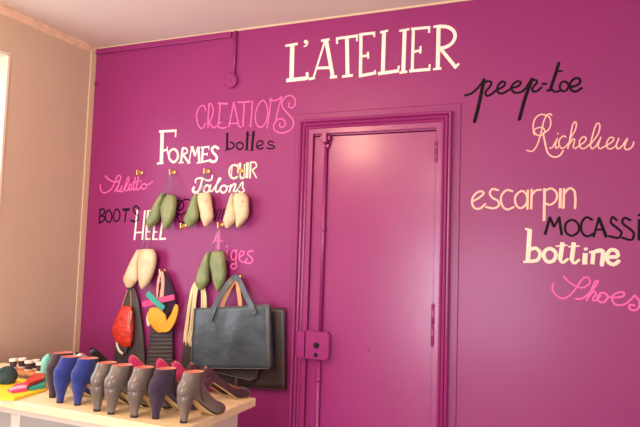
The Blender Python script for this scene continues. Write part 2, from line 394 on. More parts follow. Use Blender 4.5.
word('painted_word', 'bold white word FORMES with a tall first letter, above the green lasts', 'white', 150, 120, 8.889,
     [(34, [(108, 100), (100, 382)]), (20, [(80, 102), (236, 94)]), (13, [(229, 94), (226, 152)]), (18, [(110, 276), (152, 262)]), (11, [(152, 236), (156, 302)]), (17, [(62, 387), (120, 382)]),
      (20, [(208, 258), (242, 285), (245, 340), (208, 375), (172, 342), (170, 288)], 2),
      (20, [(290, 250), (275, 375)]), (10, [(253, 380), (300, 378)]), (15, [(290, 248), (322, 255), (330, 285), (290, 310)]), (19, [(296, 312), (346, 382)]), (11, [(332, 384), (360, 378)]),
      (11, [(370, 245), (346, 380)]), (22, [(374, 238), (402, 320)]), (11, [(400, 322), (424, 240)]), (23, [(430, 238), (438, 380)]), (9, [(412, 382), (460, 378)]), (9, [(358, 240), (384, 236)]),
      (20, [(470, 245), (462, 370)]), (15, [(452, 246), (527, 236)]), (13, [(465, 308), (512, 300)]), (17, [(456, 374), (527, 360)]), (9, [(524, 238), (523, 264)]), (9, [(508, 290), (508, 318)]),
      (22, [(605, 252), (575, 235), (550, 258), (562, 290), (592, 325), (586, 360), (555, 372), (533, 358)])])
word('painted_word', 'dark grey-black word bottes under the pink CREATIONS', 'black', 218, 120, 10.667,
     [(22, [(99, 138), (95, 316)]), (9, [(82, 150), (100, 138)]), (15, [(100, 302), (130, 310), (165, 290), (166, 252), (130, 236)]), (9, [(70, 324), (112, 318)]),
      (15, [(230, 238), (262, 255), (268, 290), (235, 314), (202, 295), (198, 255)], 2),
      (24, [(316, 120), (305, 318)]), (24, [(380, 116), (360, 322)]), (6, [(295, 162), (408, 158)]), (8, [(283, 320), (325, 317)]), (8, [(338, 325), (382, 320)]),
      (14, [(415, 282), (470, 260), (478, 235), (450, 222), (418, 245), (412, 285), (440, 308), (482, 298)]),
      (13, [(590, 238), (560, 225), (535, 240), (548, 262), (585, 272), (602, 290), (570, 306), (522, 298)])])
word('painted_word', 'pink handwritten word Stiletto near the left corner', 'pink', 92, 165, 8.889,
     [(11, [(120, 98), (150, 130), (200, 150), (240, 142), (256, 112), (240, 92), (218, 110), (205, 150), (170, 215), (130, 242), (95, 245), (75, 215), (72, 172)]),
      (11, [(248, 148), (222, 200), (200, 235)]), (11, [(240, 165), (222, 225), (238, 234), (262, 200)]), (11, [(266, 186), (250, 230), (272, 232), (300, 170)]),
      (10, [(275, 226), (318, 160), (330, 112), (314, 118), (292, 200), (300, 230), (325, 215)]), (10, [(325, 215), (350, 190), (343, 170), (323, 195), (332, 225), (365, 205)]),
      (11, [(386, 108), (366, 205), (376, 222), (395, 200)]), (11, [(416, 92), (395, 205), (408, 220), (435, 195)]), (8, [(355, 156), (442, 142)]),
      (11, [(465, 165), (486, 185), (470, 212), (445, 208), (440, 182)], 2), (10, [(462, 168), (500, 172), (540, 145)])])
word('painted_word', 'thin black word BOOTS left of the white HEEL', 'black', 92, 195, 8.889,
     [(14, [(72, 124), (66, 252)]), (13, [(70, 128), (100, 125), (114, 150), (90, 180), (72, 185)]), (13, [(75, 185), (108, 194), (104, 226), (66, 250)]),
      (13, [(150, 134), (174, 172), (170, 222), (146, 243), (120, 215), (124, 162)], 2), (13, [(222, 126), (246, 162), (241, 212), (213, 236), (190, 205), (197, 152)], 2),
      (19, [(270, 130), (334, 127)]), (13, [(303, 130), (290, 245)]), (14, [(420, 128), (398, 100), (370, 112), (374, 150), (404, 182), (408, 215), (382, 236), (344, 226)])])
word('painted_word', 'white word HEEL partly behind the leftmost green last', 'white', 92, 195, 8.889,
     [(17, [(402, 132), (376, 400)]), (17, [(470, 138), (446, 398)]), (12, [(380, 334), (460, 332)]),
      (20, [(498, 145), (478, 392)]), (11, [(488, 142), (532, 138)]), (11, [(485, 328), (522, 326)]), (12, [(474, 392), (522, 390)]),
      (20, [(564, 150), (542, 392)]), (11, [(556, 146), (596, 143)]), (11, [(545, 330), (580, 328)]), (12, [(536, 394), (586, 392)]),
      (18, [(636, 150), (604, 392)]), (16, [(598, 392), (658, 388)])])
word('painted_word', 'cream word CUIR behind the rightmost hook of the top row', 'cream', 188, 155, 8.889,
     [(17, [(440, 100), (412, 88), (380, 105), (366, 150), (380, 194), (408, 208), (440, 192)]), (9, [(441, 80), (441, 118)]), (9, [(392, 95), (384, 200)]),
      (22, [(462, 78), (458, 165), (466, 198), (486, 206)]), (10, [(502, 80), (498, 206)]), (7, [(486, 206), (504, 200)]), (26, [(528, 66), (522, 206)]),
      (16, [(556, 64), (550, 208)]), (13, [(556, 66), (595, 66), (608, 100), (570, 134)]), (12, [(572, 136), (610, 206)])])
word('painted_word', 'white script word Talons above the bare wooden lasts', 'white', 188, 155, 8.889,
     [(14, [(66, 245), (72, 215), (120, 205), (170, 226), (206, 218), (216, 182)]), (22, [(128, 215), (112, 280), (92, 322), (62, 334), (42, 312), (52, 288)]),
      (17, [(168, 268), (192, 288), (178, 328), (148, 332), (138, 298)], 2), (15, [(200, 268), (190, 320), (215, 320)]),
      (15, [(215, 320), (262, 250), (290, 212), (272, 214), (245, 300), (258, 330), (290, 300)]), (16, [(320, 270), (345, 293), (326, 332), (292, 326), (290, 288)], 2), (9, [(340, 282), (368, 274)]),
      (17, [(384, 262), (366, 332)]), (17, [(376, 292), (408, 258), (424, 272), (404, 322), (432, 320)]), (14, [(432, 320), (484, 240), (486, 290), (500, 318), (470, 334), (448, 320)])])
word('painted_word', 'looping black script word mostly hidden behind the middle lasts', 'black', 145, 190, 10.667,
     [(12, [(495, 125), (460, 100), (410, 108), (370, 150), (350, 190)]), (12, [(370, 108), (408, 140), (405, 192), (365, 216), (332, 190), (335, 138)], 2),
      (12, [(322, 245), (370, 264), (420, 245), (442, 232)]), (12, [(345, 282), (358, 322), (398, 348), (440, 335), (560, 318), (728, 300)]), (9, [(400, 262), (385, 300)]),
      (12, [(745, 205), (722, 290), (735, 315)]), (12, [(785, 205), (760, 270), (748, 325)]), (12, [(812, 205), (785, 290), (780, 320)]), (12, [(842, 200), (812, 315)]), (10, [(842, 210), (880, 198)]), (12, [(872, 198), (852, 250)])])
word('painted_word', 'pink word tiges with a tall first letter above the tote bag', 'pink', 200, 225, 8.889,
     [(18, [(172, 48), (168, 90)]), (27, [(168, 90), (160, 222)]), (11, [(112, 156), (135, 140), (200, 141)]), (16, [(172, 50), (148, 100), (120, 150)]),
      (14, [(242, 186), (236, 198)], 1), (13, [(240, 228), (238, 296), (256, 314)]),
      (12, [(300, 222), (322, 252), (312, 300), (286, 306), (274, 268)], 2), (12, [(326, 222), (318, 320), (326, 362), (305, 390), (275, 378), (280, 352), (318, 342)]),
      (13, [(350, 286), (386, 262), (386, 234), (356, 242), (347, 290), (365, 326), (400, 326), (418, 300)]), (14, [(472, 228), (434, 236), (424, 260), (455, 288), (468, 316), (440, 340), (402, 336)])])
word('painted_word', 'black slanting script word peep-toe upper right of the door', 'black', 460, 55, 8.889,
     [(17, [(45, 358), (100, 342), (160, 290), (212, 220)]), (27, [(212, 222), (172, 420), (130, 590)], 1), (17, [(205, 252), (250, 232), (280, 248), (258, 290), (226, 330), (236, 362), (272, 352), (330, 305)]),
      (17, [(325, 310), (385, 280), (400, 246), (370, 238), (335, 278), (335, 325), (370, 342), (420, 320), (460, 290)]),
      (17, [(450, 295), (520, 275), (540, 242), (505, 235), (460, 275), (465, 320), (510, 336), (570, 310), (636, 215)]), (26, [(640, 215), (580, 380), (528, 570)], 1)]
     + shift([(17, [(105, 226), (140, 222), (150, 245), (125, 275), (108, 300), (122, 326), (160, 315), (188, 288)]), (17, [(200, 257), (232, 255)], 1),
              (24, [(345, 74), (310, 185), (268, 312)], 1), (14, [(325, 144), (372, 141)], 1), (16, [(240, 318), (280, 305), (310, 328), (352, 318)]),
              (17, [(400, 236), (430, 262), (418, 308), (378, 322), (354, 290), (364, 248)], 2), (19, [(430, 286), (500, 272), (536, 238), (520, 206), (475, 215), (443, 260), (455, 310), (500, 324), (547, 294)])], 533.3))
word('painted_word', 'thin peach script word Richelieu at the right edge', 'peach', 520, 105, 8.889,
     [(11, [(282, 92), (265, 78), (235, 95), (210, 150), (195, 215), (175, 290), (150, 360), (110, 410), (60, 403)]),
      (11, [(235, 90), (180, 85), (135, 120), (118, 180), (125, 235), (160, 270), (205, 262), (220, 230), (200, 200), (150, 205), (120, 235), (130, 265)]),
      (11, [(240, 88), (268, 120), (272, 180), (247, 225), (205, 252)]), (13, [(205, 250), (220, 320), (235, 390), (255, 435), (300, 462), (350, 452), (385, 406)]),
      (10, [(262, 382), (285, 378), (325, 312)]), (11, [(332, 295), (314, 365), (326, 384), (350, 360)]), (12, [(338, 252), (335, 258)], 1),
      (11, [(408, 284), (382, 276), (350, 312), (350, 360), (375, 386), (412, 364), (432, 335)]),
      (11, [(425, 388), (450, 295), (490, 225), (502, 168), (486, 150), (465, 190), (448, 280), (425, 388)]), (11, [(438, 350), (470, 302), (486, 312), (474, 370), (495, 386), (528, 358)]),
      (11, [(525, 360), (575, 327), (587, 292), (560, 284), (530, 320), (535, 375), (570, 386), (620, 350)])]
     + shift([(11, [(185, 272), (225, 230), (272, 160), (284, 92), (264, 72), (240, 110), (215, 195), (200, 265), (215, 300), (250, 275)]),
              (11, [(292, 198), (268, 272), (285, 300), (322, 280)]), (9, [(248, 276), (292, 200)]), (11, [(320, 282), (390, 240), (407, 206), (375, 200), (345, 245), (350, 290), (385, 300), (432, 268)]),
              (12, [(452, 208), (430, 268), (442, 300), (478, 278), (528, 208)]), (12, [(530, 210), (502, 285), (528, 308), (570, 282), (586, 240)])], 426.7, 88.9))
word('painted_word', 'peach lower-case word escarpin right of the door', 'peach', 464, 180, 5.333,
     [(10, [(45, 114), (80, 95), (106, 70), (85, 60), (55, 80), (42, 115), (55, 148), (85, 152), (114, 128)]), (10, [(182, 54), (152, 48), (137, 70), (152, 95), (180, 110), (186, 135), (160, 151), (118, 144)]),
      (10, [(258, 60), (228, 54), (199, 85), (202, 132), (228, 157), (264, 145)]), (10, [(308, 58), (334, 80), (334, 122), (306, 150), (279, 135), (274, 88)], 2), (11, [(341, 52), (338, 158)]),
      (11, [(362, 48), (358, 156)]), (10, [(361, 82), (384, 56), (412, 52)]), (13, [(430, 44), (427, 218)]), (10, [(432, 58), (465, 45), (495, 70), (490, 110), (460, 132), (432, 124)]),
      (14, [(515, 44), (512, 150)]), (11, [(535, 45), (530, 152)]), (11, [(535, 72), (562, 44), (588, 58), (594, 100), (592, 150)])])
word('painted_word', 'thin black capitals MOCASSIN running out at the right edge', 'black', 535, 205, 6.095,
     [(14, [(60, 182), (92, 72)]), (13, [(90, 72), (116, 135)]), (11, [(115, 136), (150, 70)]), (14, [(146, 72), (163, 184)]),
      (12, [(225, 90), (262, 115), (265, 160), (225, 188), (188, 165), (187, 115)], 2), (12, [(347, 90), (315, 74), (285, 105), (284, 160), (315, 191), (357, 175)]),
      (11, [(390, 74), (356, 198)]), (16, [(388, 76), (436, 198)]), (11, [(370, 150), (418, 150)]), (12, [(497, 92), (472, 73), (463, 108), (500, 140), (527, 168), (508, 200), (453, 190)]),
      (12, [(580, 92), (545, 78), (533, 110), (570, 140), (602, 172), (588, 212), (533, 200)]), (18, [(638, 86), (636, 216)]), (12, [(626, 62), (648, 60)]), (13, [(668, 218), (672, 84)]), (13, [(672, 84), (712, 218)]), (13, [(712, 218), (716, 84)])])
word('painted_word', 'bold cream word bottine below the black capitals', 'cream', 520, 220, 6.154,
     [(25, [(60, 60), (48, 252)]), (13, [(32, 54), (70, 64)]), (13, [(20, 258), (62, 256)]), (20, [(58, 182), (98, 174), (124, 205), (108, 246), (62, 254)]),
      (20, [(190, 176), (222, 208), (206, 250), (168, 256), (146, 222), (156, 188)], 2),
      (24, [(262, 138), (246, 245)]), (15, [(246, 246), (264, 262), (294, 240)]), (8, [(220, 162), (292, 155)]), (24, [(332, 138), (318, 248)]), (15, [(318, 250), (336, 266), (364, 245)]), (8, [(296, 164), (368, 160)]),
      (26, [(402, 204), (398, 268)]), (17, [(402, 179), (410, 177)], 1), (8, [(384, 270), (416, 268)]), (22, [(452, 194), (446, 272)]), (12, [(424, 200), (470, 190)]), (24, [(470, 192), (500, 188), (512, 208), (504, 274)]),
      (21, [(542, 228), (600, 224), (594, 192), (560, 184), (536, 215), (542, 256), (576, 274), (607, 254)])])
word('painted_word', 'pink flowing script word Shoes, lowest on the right', 'pink', 544, 265, 6.667,
     [(10, [(130, 76), (170, 115), (220, 145), (265, 150), (305, 120), (296, 85), (262, 88), (230, 130), (195, 180), (150, 217), (110, 220), (75, 195), (56, 160), (65, 122)]),
      (11, [(213, 226), (260, 221), (310, 180), (350, 132), (360, 108), (342, 110), (315, 170), (284, 236)]), (11, [(298, 212), (330, 176), (346, 192), (325, 228), (345, 237), (378, 205)]),
      (12, [(400, 186), (426, 210), (405, 245), (370, 247), (356, 215), (375, 190)], 2), (11, [(425, 214), (480, 217), (530, 207), (532, 184), (490, 184), (457, 210), (465, 255), (500, 269), (550, 255), (607, 202)]),
      (12, [(605, 205), (636, 240), (632, 285), (600, 303), (570, 290), (575, 265), (605, 270)])])

# ------------------------------------------------------------------ brass hooks
def hook_mesh():
    b = bmesh.new(); cyl(b, (0, 0, 0), (0, -1, 0), .010, .004, 16)
    pts = [(0, -.004, 0), (0, -.020, 0), (0, -.030, -.005), (0, -.036, -.016), (0, -.046, -.020), (0, -.055, -.012), (0, -.056, .002)]
    tube(b, cr(pts, 4), .0035, 8); sph(b, (0, -.056, .005), .0055, seg=10)
    sph(b, (0, -.018, 0), .0065, seg=10)
    return b
hooks = [(138.3, 172, 'brass hook holding nothing, first of the top row, above Stiletto'), (171, 171.5, 'brass hook carrying the green lasts by the white HEEL'),
         (205.3, 170.5, 'brass hook carrying the odd green and bare pair of lasts'), (239, 170, 'brass hook in front of the word CUIR'),
         (182, 225, 'empty brass hook low between the two green lasts'), (219, 224.5, 'brass hook above the tall pink t'), (150, 224, 'brass hook hidden behind the leftmost green lasts'),
         (237, 277.5, 'brass hook from which the black tote bag hangs'), (200, 274, 'brass hook behind the lower green lasts'), (161, 271, 'brass hook carrying the coloured leather pieces'), (130, 281, 'brass hook behind the lower bare lasts')]
h0 = None; HK = []
for u, v, lab in hooks:
    if h0 is None: h = obj('wall_hook', hook_mesh(), 'brass', smooth=True); h0 = h
    else: h = h0.copy(); COL.objects.link(h)
    p = W(u, v, .03); h.location = (p.x, 0, p.z); h.scale = (1.35, .8, 1.35); tag(h, lab, 'hook', 'brass hooks on the purple wall'); HK.append(Vector((p.x, 0, p.z)))

# ------------------------------------------------------------------ shoe lasts
def px_body(rows, yc, hd, m, name, parent=None, ex=2.4, n=28, label=None, smooth=True, steps=5, flat_top=False):
    """body from rows (v, u0, u1 [, depth factor]) – real depth hd about the plane y=-yc"""
    R = []
    for r in rows:
        v, u0, u1 = r[:3]; k = r[3] if len(r) > 3 else 1; kc = r[4] if len(r) > 4 else 0
        a, c = W(u0, v, yc), W(u1, v, yc); R.append(((a.x+c.x)/2, (a.z+c.z)/2, (c.x-a.x)/2, (c.z-a.z)/2, hd*k, kc))
    R = cr(R, steps); rings = []
    for (x, z, hx, hz, dd, kc) in R:
        ring = []
        for i in range(n):
            t = 2*math.pi*i/n; ct, st = math.cos(t), math.sin(t)
            cx_ = math.copysign(abs(ct)**(2/ex), ct); sy_ = math.copysign(abs(st)**(2/ex), st)
            ring.append((x+hx*cx_, -yc-kc+dd*sy_, z+hz*cx_))
        rings.append(ring)
    for end, nx in ((0, 1), (-1, -2)):   # rounded ends
        r0 = rings[end]; c0 = sum((Vector(p) for p in r0), Vector())/n; c1 = sum((Vector(p) for p in rings[nx]), Vector())/n
        dv = (c0-c1).normalized()
        hw = max((Vector(p)-c0).length for p in r0)*.35
        ext = [[tuple(c0+(Vector(p)-c0)*k2+dv*hw*e) for p in r0] for k2, e in (((.93, .12), (.6, .2), (.2, .24)) if end == 0 and flat_top else ((.85, .5), (.5, .85), (.15, 1)))]
        rings = ext[::-1]+rings if end == 0 else rings+ext
    b = loft(rings)
    c = sum((v.co for v in b.verts), Vector())/len(b.verts)
    if not parent:
        for v in b.verts: v.co -= c
    o = obj(name, b, m, parent, smooth)
    if not parent: o.location = c
    else:
        o.location = -parent.location
    if label: o['label'] = label
    return o
LAST = [
 ('lastgreen', 'left', 'green-painted wooden last, left of the pair in front of HEEL', [(193.5, 161.6, 165.2, .6), (199, 157.8, 163.6, .8), (205, 154.6, 161.3), (211, 151.8, 160.5), (217, 148.8, 159.2), (223, 147, 156), (227, 147.2, 151.5, .6)], .042, 1),
 ('lastgreen', 'right', 'green-painted wooden last, right of the pair in front of HEEL', [(195.5, 166.6, 175, .8), (201, 163.4, 176.2), (208, 160.8, 175.6), (215, 161.6, 174.6), (222, 162.6, 171.6, .9), (228, 163.5, 168.2, .6)], .050, 1),
 ('lastgreen', 'left', 'green-painted wooden last paired with a bare one under Talons', [(194, 195.4, 198.6, .6), (200, 192, 198.2, .8), (206, 190, 198.4), (213, 187, 198.8), (220, 184.6, 197.4), (226, 186, 193, .7)], .042, 2),
 ('lastcream', 'right', 'bare wooden last paired with a green one under Talons', [(193.5, 198.6, 209.6, .8), (199, 198.2, 211), (205, 199, 211.8), (212, 200.6, 212.8), (219, 201.8, 212.2), (225, 203.2, 208.8, .7)], .050, 2),
 ('lastcream', 'left', 'bare wooden last, left of the pair under the word CUIR', [(194, 231.8, 234.8, .6), (200, 229.8, 233.8, .8), (207, 227.6, 235), (214, 225.6, 236.2), (221, 223.8, 235.2), (227, 224.4, 231, .7)], .042, 3),
 ('lastcream', 'right', 'bare wooden last, right of the pair under the word CUIR', [(193.5, 235, 245.2, .8), (198, 233.8, 248), (205, 234, 248.4), (211, 234.8, 248.6), (217, 236, 247.4), (222, 236.2, 243.8, .8), (226.5, 236.2, 239.8, .5)], .050, 3),
 ('lastcream', 'left', 'bare wooden last, left of the pair above the red pouch', [(250, 137.4, 142.6, .7), (256, 134.4, 140.4, .8), (263, 131, 139), (271, 127.2, 138.4), (279, 124, 138.2), (286, 124, 135, .8)], .045, 4),
 ('lastcream', 'right', 'bare wooden last, right of the pair above the red pouch', [(249.5, 142.8, 153.6, .8), (255, 140.2, 155.9), (262, 138.8, 155.8), (269, 138.6, 154.4), (277, 139, 151.8), (284, 139.8, 148, .8), (288, 140.8, 145, .6)], .054, 4),
 ('lastgreen', 'left', 'green-painted wooden last, left of the pair beside the tote bag', [(252.5, 207, 210.8, .6), (259, 203.6, 209.4, .8), (266, 200.8, 209.4), (274, 197.4, 209), (282, 195.8, 208.4), (288.5, 197, 205, .7)], .045, 5),
 ('lastgreen', 'right', 'green-painted wooden last, right of the pair beside the tote bag', [(251.5, 212.4, 223.6, .8), (257, 210.6, 225), (264, 210.2, 225.4), (272, 211.8, 226), (280, 213.2, 225), (286, 215, 222.4, .8), (290, 216.8, 220, .6)], .054, 5)]
for m, side, lab, rows, yc, g in LAST:
    c = W((rows[0][1]+rows[0][2])/2, rows[0][0], yc)
    t = thing('shoe_last', lab, 'shoe last', c, group='wooden shoe lasts hanging in pairs')
    px_body([q_ if q_ is not rows[-1] else (q_[0]+.5, q_[1]*.78+q_[2]*.22, q_[1]*.22+q_[2]*.78, .55) for q_ in rows], yc+.012, .032, m, 'last_body', t, ex=2.15, flat_top=True)
    r0 = rows[0]; uu = (r0[1]+r0[2])/2+(-2 if side == 'right' else 0); p = W(uu, r0[0]+1.6, yc+.012); b = bmesh.new()
    cyl(b, (p.x-c.x, -yc-.012-.032*r0[3]*.93-c.y, p.z-c.z), (0, -1, 0), .0045, .0018, 12); obj('cord_hole', b, 'hole', t)
    if side == 'right' and m == 'lastcream' and g != 4:
        p = W(uu+5, r0[0]+8, yc+.03); b = bmesh.new(); cyl(b, (p.x-c.x, -yc-.012-.0312-c.y, p.z-c.z), (0, -1, 0), .006, .0016, 14); obj('wooden_plug', b, 'tanleather', t)
# cords
def cordobj(label, pts, r=.0022, m='cord'):
    P = [W(u, v, o_) for u, v, o_ in pts]; c = P[0]; b = bmesh.new(); tube(b, [tuple(q-c) for q in map(Vector, cr([tuple(p) for p in P], 4))], r, 6)
    o = obj('hanging_cord', b, m, smooth=True); o.location = c; return tag(o, label, 'cord', 'cords the lasts hang from')
cordobj('grey cord over the second top hook holding green lasts', [(163.6, 195, .066), (168, 184, .06), (171, 174, .052), (171.6, 184, .06), (170, 196, .074)])
cordobj('cord with teal tint over the third top hook', [(197, 196, .066), (202, 184, .06), (205.2, 173.5, .052), (204.8, 184, .06), (201.4, 195, .076)], m='teal_cord')
cordobj('cord over the hook in front of CUIR', [(233.4, 195, .066), (237, 184, .06), (239, 173.5, .052), (239.4, 184, .06), (237.6, 194, .076)], m='teal_cord')
cordobj('grey cord down from the hook above the pink t', [(209, 253, .066), (214, 240, .06), (219, 228, .052), (217, 240, .06), (215, 253, .08)])
cordobj('grey cord holding the bare lasts above the red pouch', [(140, 251, .066), (145, 238, .035), (150, 227, .04), (149, 240, .04), (145, 251, .08)])

# ------------------------------------------------------------------ hanging leather goods
# grey tapering shaft
def at0(t, *p): return tuple(Vector(p)-t.location)
px_body([(288, 128, 135, .5), (300, 124.5, 138.6, .8), (315, 121, 141), (330, 118, 143), (345, 115.5, 144.4), (360, 114, 145.4), (372, 113, 146)], .022, .016, 'charcoal', 'boot_shaft', ex=3.2)
tag(bpy.data.objects['boot_shaft'], 'tapering charcoal leather boot shaft hanging behind the red pouch', 'boot shaft')
# red pouch
c = W(124, 300, .05); t = thing('leather_pouch', 'red leather pouch hanging on thin straps left of the orange pieces', 'pouch', c)
px_body([(308, 121, 131.5, .5), (313, 118.5, 132.8, .9), (320, 115.5, 133.4, 1.1), (328, 113, 133.2, 1.2), (335, 113.4, 132.6, 1.2), (341, 116, 132, 1), (345.5, 121, 131, .6)], .062, .022, 'red', 'pouch_body', t, ex=2.6)
b = bmesh.new(); tube(b, [tuple(W(u, v, .06)-c) for u, v in ((121.5, 309), (124, 300), (127.5, 290))], .0022, 6); tube(b, [tuple(W(u, v, .06)-c) for u, v in ((131, 309), (131, 300), (130.5, 291))], .0022, 6)
obj('hanging_strap', b, 'tanleather', t)
b = bmesh.new(); strap(b, [tuple(W(u, v, .087)-c) for u, v in ((131, 311), (129.2, 320), (128.6, 330))], [.012, .013, .010], .0025); o = obj('tab', b, 'palered', t); o['label'] = 'faded pink-red leather tab'
b = bmesh.new(); tube(b, cr([tuple(W(u, v, .093)-c) for u, v in ((129, 313), (131.5, 314), (130.5, 322), (128.5, 323), (129, 313))], 4), .0016, 6); obj('buckle', b, 'steel', t)
b = bmesh.new(); tube(b, cr([tuple(W(u, v, .07)-c) for u, v in ((116.6, 342), (117.6, 347), (120, 351.5), (123, 354))], 4), [.009]*3+[.010]*6+[.009]*4, 8, flat=.006)
o = obj('trim_piece', b, 'bone', t, True); o['label'] = 'curved bone-white leather piece at the bottom'
px_body([(344, 118, 127, .6), (349, 120, 127.6), (353, 122.5, 126.6, .6)], .055, .01, 'charcoal', 'lower_flap', t)

# ribbed shaft
rows = []
for k in range(30):
    v = 316+k*2.0; f = (k/29); a = .8 if k % 2 else 1.08
    rows.append((v, 153.5-8.5*f-(0 if k % 2 else .5), 172.5+.8*f+(0 if k % 2 else .4), a))
o = px_body(rows, .025, .017, 'charcoal', 'ribbed_shaft', ex=3, steps=2)
tag(o, 'dark brown ribbed leather boot shaft hanging under the orange shoe upper', 'boot shaft')
# plum upper with nude lining
c = W(161, 272, .05); t = thing('shoe_upper', 'plum suede shoe upper with a pale lining loop, hanging above the crossed ribbons', 'shoe upper', c)
px_body([(271, 160.5, 164, .5), (277, 159, 168, .8), (285, 157.6, 171.6), (294, 156.6, 174.6), (303, 156.5, 176), (311, 158, 174), (316, 160, 171, .6)], .045, .024, 'plum', 'upper_body', t, ex=2.4)
px_body([(272, 159.8, 163.4, .6), (279, 157.6, 164.6), (288, 156.6, 164.4), (297, 156, 163.6), (306, 156.2, 163, .8)], .068, .009, 'nude', 'lining_edge', t, ex=2.3, label='pale pink-beige lining edge')
b = bmesh.new(); tube(b, cr([tuple(W(u, v, .078)-c) for u, v in ((160.6, 277), (159.8, 286), (158.6, 297))], 4), [.003]*3+[.0085]*3+[.006]*3, 8, flat=.003)
o = obj('opening', b, 'hole', t, True)
# orange upper
c = W(150, 309, .07); t = thing('shoe_upper', 'orange-yellow leather shoe upper hanging like a crescent over the ribbed shaft', 'shoe upper', c)
px_body([(309.5, 149.5, 160.5, .6), (314, 147.6, 165, .9), (319, 148, 166.5), (324, 150.5, 166, 1), (329, 154, 165, .8), (331.5, 157, 163, .5)], .075, .012, 'orange', 'flap', t, ex=2.6)
b = bmesh.new(); strap(b, cr([tuple(W(u, v, .085)-c) for u, v in ((160, 327), (167, 327), (172.5, 319), (175.5, 311), (176.5, 304.5))], 4), [.022, .025, .027, .028, .028, .028, .027, .026, .025, .023, .021, .02, .018, .017, .016, .012, .007], .004)
o = obj('crescent_side', b, 'orange', t)
b = bmesh.new(); tube(b, [tuple(W(u, v, .095)-c) for u, v in ((168, 311), (166, 315))], .008, 10, flat=.003); obj('opening', b, 'hole', t)
b = bmesh.new(); tube(b, cr([tuple(W(u, v, .062)-c) for u, v in ((149, 313), (147.8, 319), (148.8, 326))], 4), .013, 8, flat=.006); o = obj('lining_edge', b, 'bone', t, True)
# ribbons
for lab, m, a, c2, off, hw in (('pink leather strip lying crosswise under the teal strip', 'pinkl', (142.4, 304.5), (174.3, 297), .088, .017), ('teal leather strip crossing over the pink strip', 'teal', (147, 293), (163.8, 308.5), .099, .0185)):
    P0, P1 = W(*a, off), W(*c2, off); mid = (P0+P1)/2; b = bmesh.new()
    strap(b, [tuple(P0-mid), tuple((P0-mid)*.3+Vector((0, -.004, 0))), tuple((P1-mid)*.4+Vector((0, -.004, 0))), tuple(P1-mid)], hw, .0022)
    o = obj('leather_strip', b, m); o.location = mid; tag(o, lab, 'leather strip')

# bundle of cream laces
c = W(197, 280, .03); b = bmesh.new()
for k in range(26):
    f = random.random(); g = random.uniform(-1, 1)
    u0, v0 = 195+f*4, 279+random.random()*2
    pts = [(u0+2, v0, .03), (191.5+f*6, 290+g, .035+.01*f), (188+f*7.5, 308, .04+.014*g), (185.6+f*9, 325, .04+.012*g), (184.4+f*7, 336+g*3, .04+.01*g), (184.5+f*7+g, 340+random.random()*7, .045)]
    tube(b, [tuple(Vector(q)-c) for q in cr([tuple(W(*p)) for p in pts], 4)], .0042, 6)
for k in range(9):
    f = random.random()
    pts = [(199+f*3, 280, .03), (201.5+f*4, 292, .034), (201.5+f*5, 306, .036), (201+f*5, 318, .036)]
    tube(b, [tuple(Vector(q)-c) for q in cr([tuple(W(*p)) for p in pts], 4)], .0042, 6)
o = obj('lace_bundle', b, 'fringe', smooth=True); o.location = c
tag(o, 'bundle of cream suede laces hanging left of the black tote bag', 'laces')

# bags
def bag(name, label, corners, off, thick, m, edge):
    """corners tl,tr,br,bl in picture pixels on the bag's front face"""
    c = W((corners[0][0]+corners[1][0])/2, corners[0][1], off); c.y = 0
    t = thing(name, label, 'bag', c)
    tl, tr, br, bl = [W(u, v, off)-c for u, v in corners]
    nx, nz = 24, 16; b = bmesh.new()
    def surf(s, q):  # s 0..1 across, q 0..1 down
        p = (tl*(1-s)+tr*s)*(1-q)+(bl*(1-s)+br*s)*q
        e = math.sin(math.pi*s)**.6*math.sin(math.pi*min(1, q*.9+.1))**.7
        wv = .010*e*(1+.5*math.sin(s*11+q*2))+.004*math.sin(s*23+3*q)*q
        return p, wv
    fr = [[b.verts.new(surf(i/nx, k/nz)[0]+Vector((0, -surf(i/nx, k/nz)[1], 0))) for i in range(nx+1)] for k in range(nz+1)]
    bk = [[b.verts.new(surf(i/nx, k/nz)[0]+Vector((0, thick*(.25+.75*k/nz), 0))) for i in range(nx+1)] for k in range(nz+1)]
    for k in range(nz):
        for i in range(nx):
            b.faces.new((fr[k][i], fr[k][i+1], fr[k+1][i+1], fr[k+1][i])); b.faces.new((bk[k][i], bk[k+1][i], bk[k+1][i+1], bk[k][i+1]))
        b.faces.new((fr[k][0], fr[k+1][0], bk[k+1][0], bk[k][0])); b.faces.new((fr[k][nx], bk[k][nx], bk[k+1][nx], fr[k+1][nx]))
    for i in range(nx): b.faces.new((fr[nz][i], fr[nz][i+1], bk[nz][i+1], bk[nz][i]))
    b2 = b
    o = obj('bag_body', b2, m, t, True)
    md = o.modifiers.new('thick', 'SOLIDIFY'); md.thickness = .003
    # cut edge piping
    b = bmesh.new(); e = Vector((0, -.003, 0))
    def edge_pts(fn, n_=12): return [tuple(surf(*fn(i/n_))[0]+Vector((0, -surf(*fn(i/n_))[1], 0))+e) for i in range(n_+1)]
    tube(b, edge_pts(lambda f: (f, 0)), .0016, 6); tube(b, edge_pts(lambda f: (1, f)), .0022, 6); tube(b, edge_pts(lambda f: (f, 1)), .0022, 6); tube(b, edge_pts(lambda f: (0, f)), .0018, 6)
    obj('bag_edge', b, edge, t, True)
    return t, c
t, c = bag('tote_bag', 'dark brown leather tote hanging flat behind the black tote bag', [(196, 309), (284.8, 308), (285, 389.5), (200, 384)], .034, .02, 'darkbrown', 'darkbrown')
b = bmesh.new()
fl = [(222, 370), (262, 366), (256, 379.5), (252, 380)]
pts = [W(u, v, .056)-c for u, v in ((214, 371), (258, 366), (256, 377), (250, 380), (216, 372))]
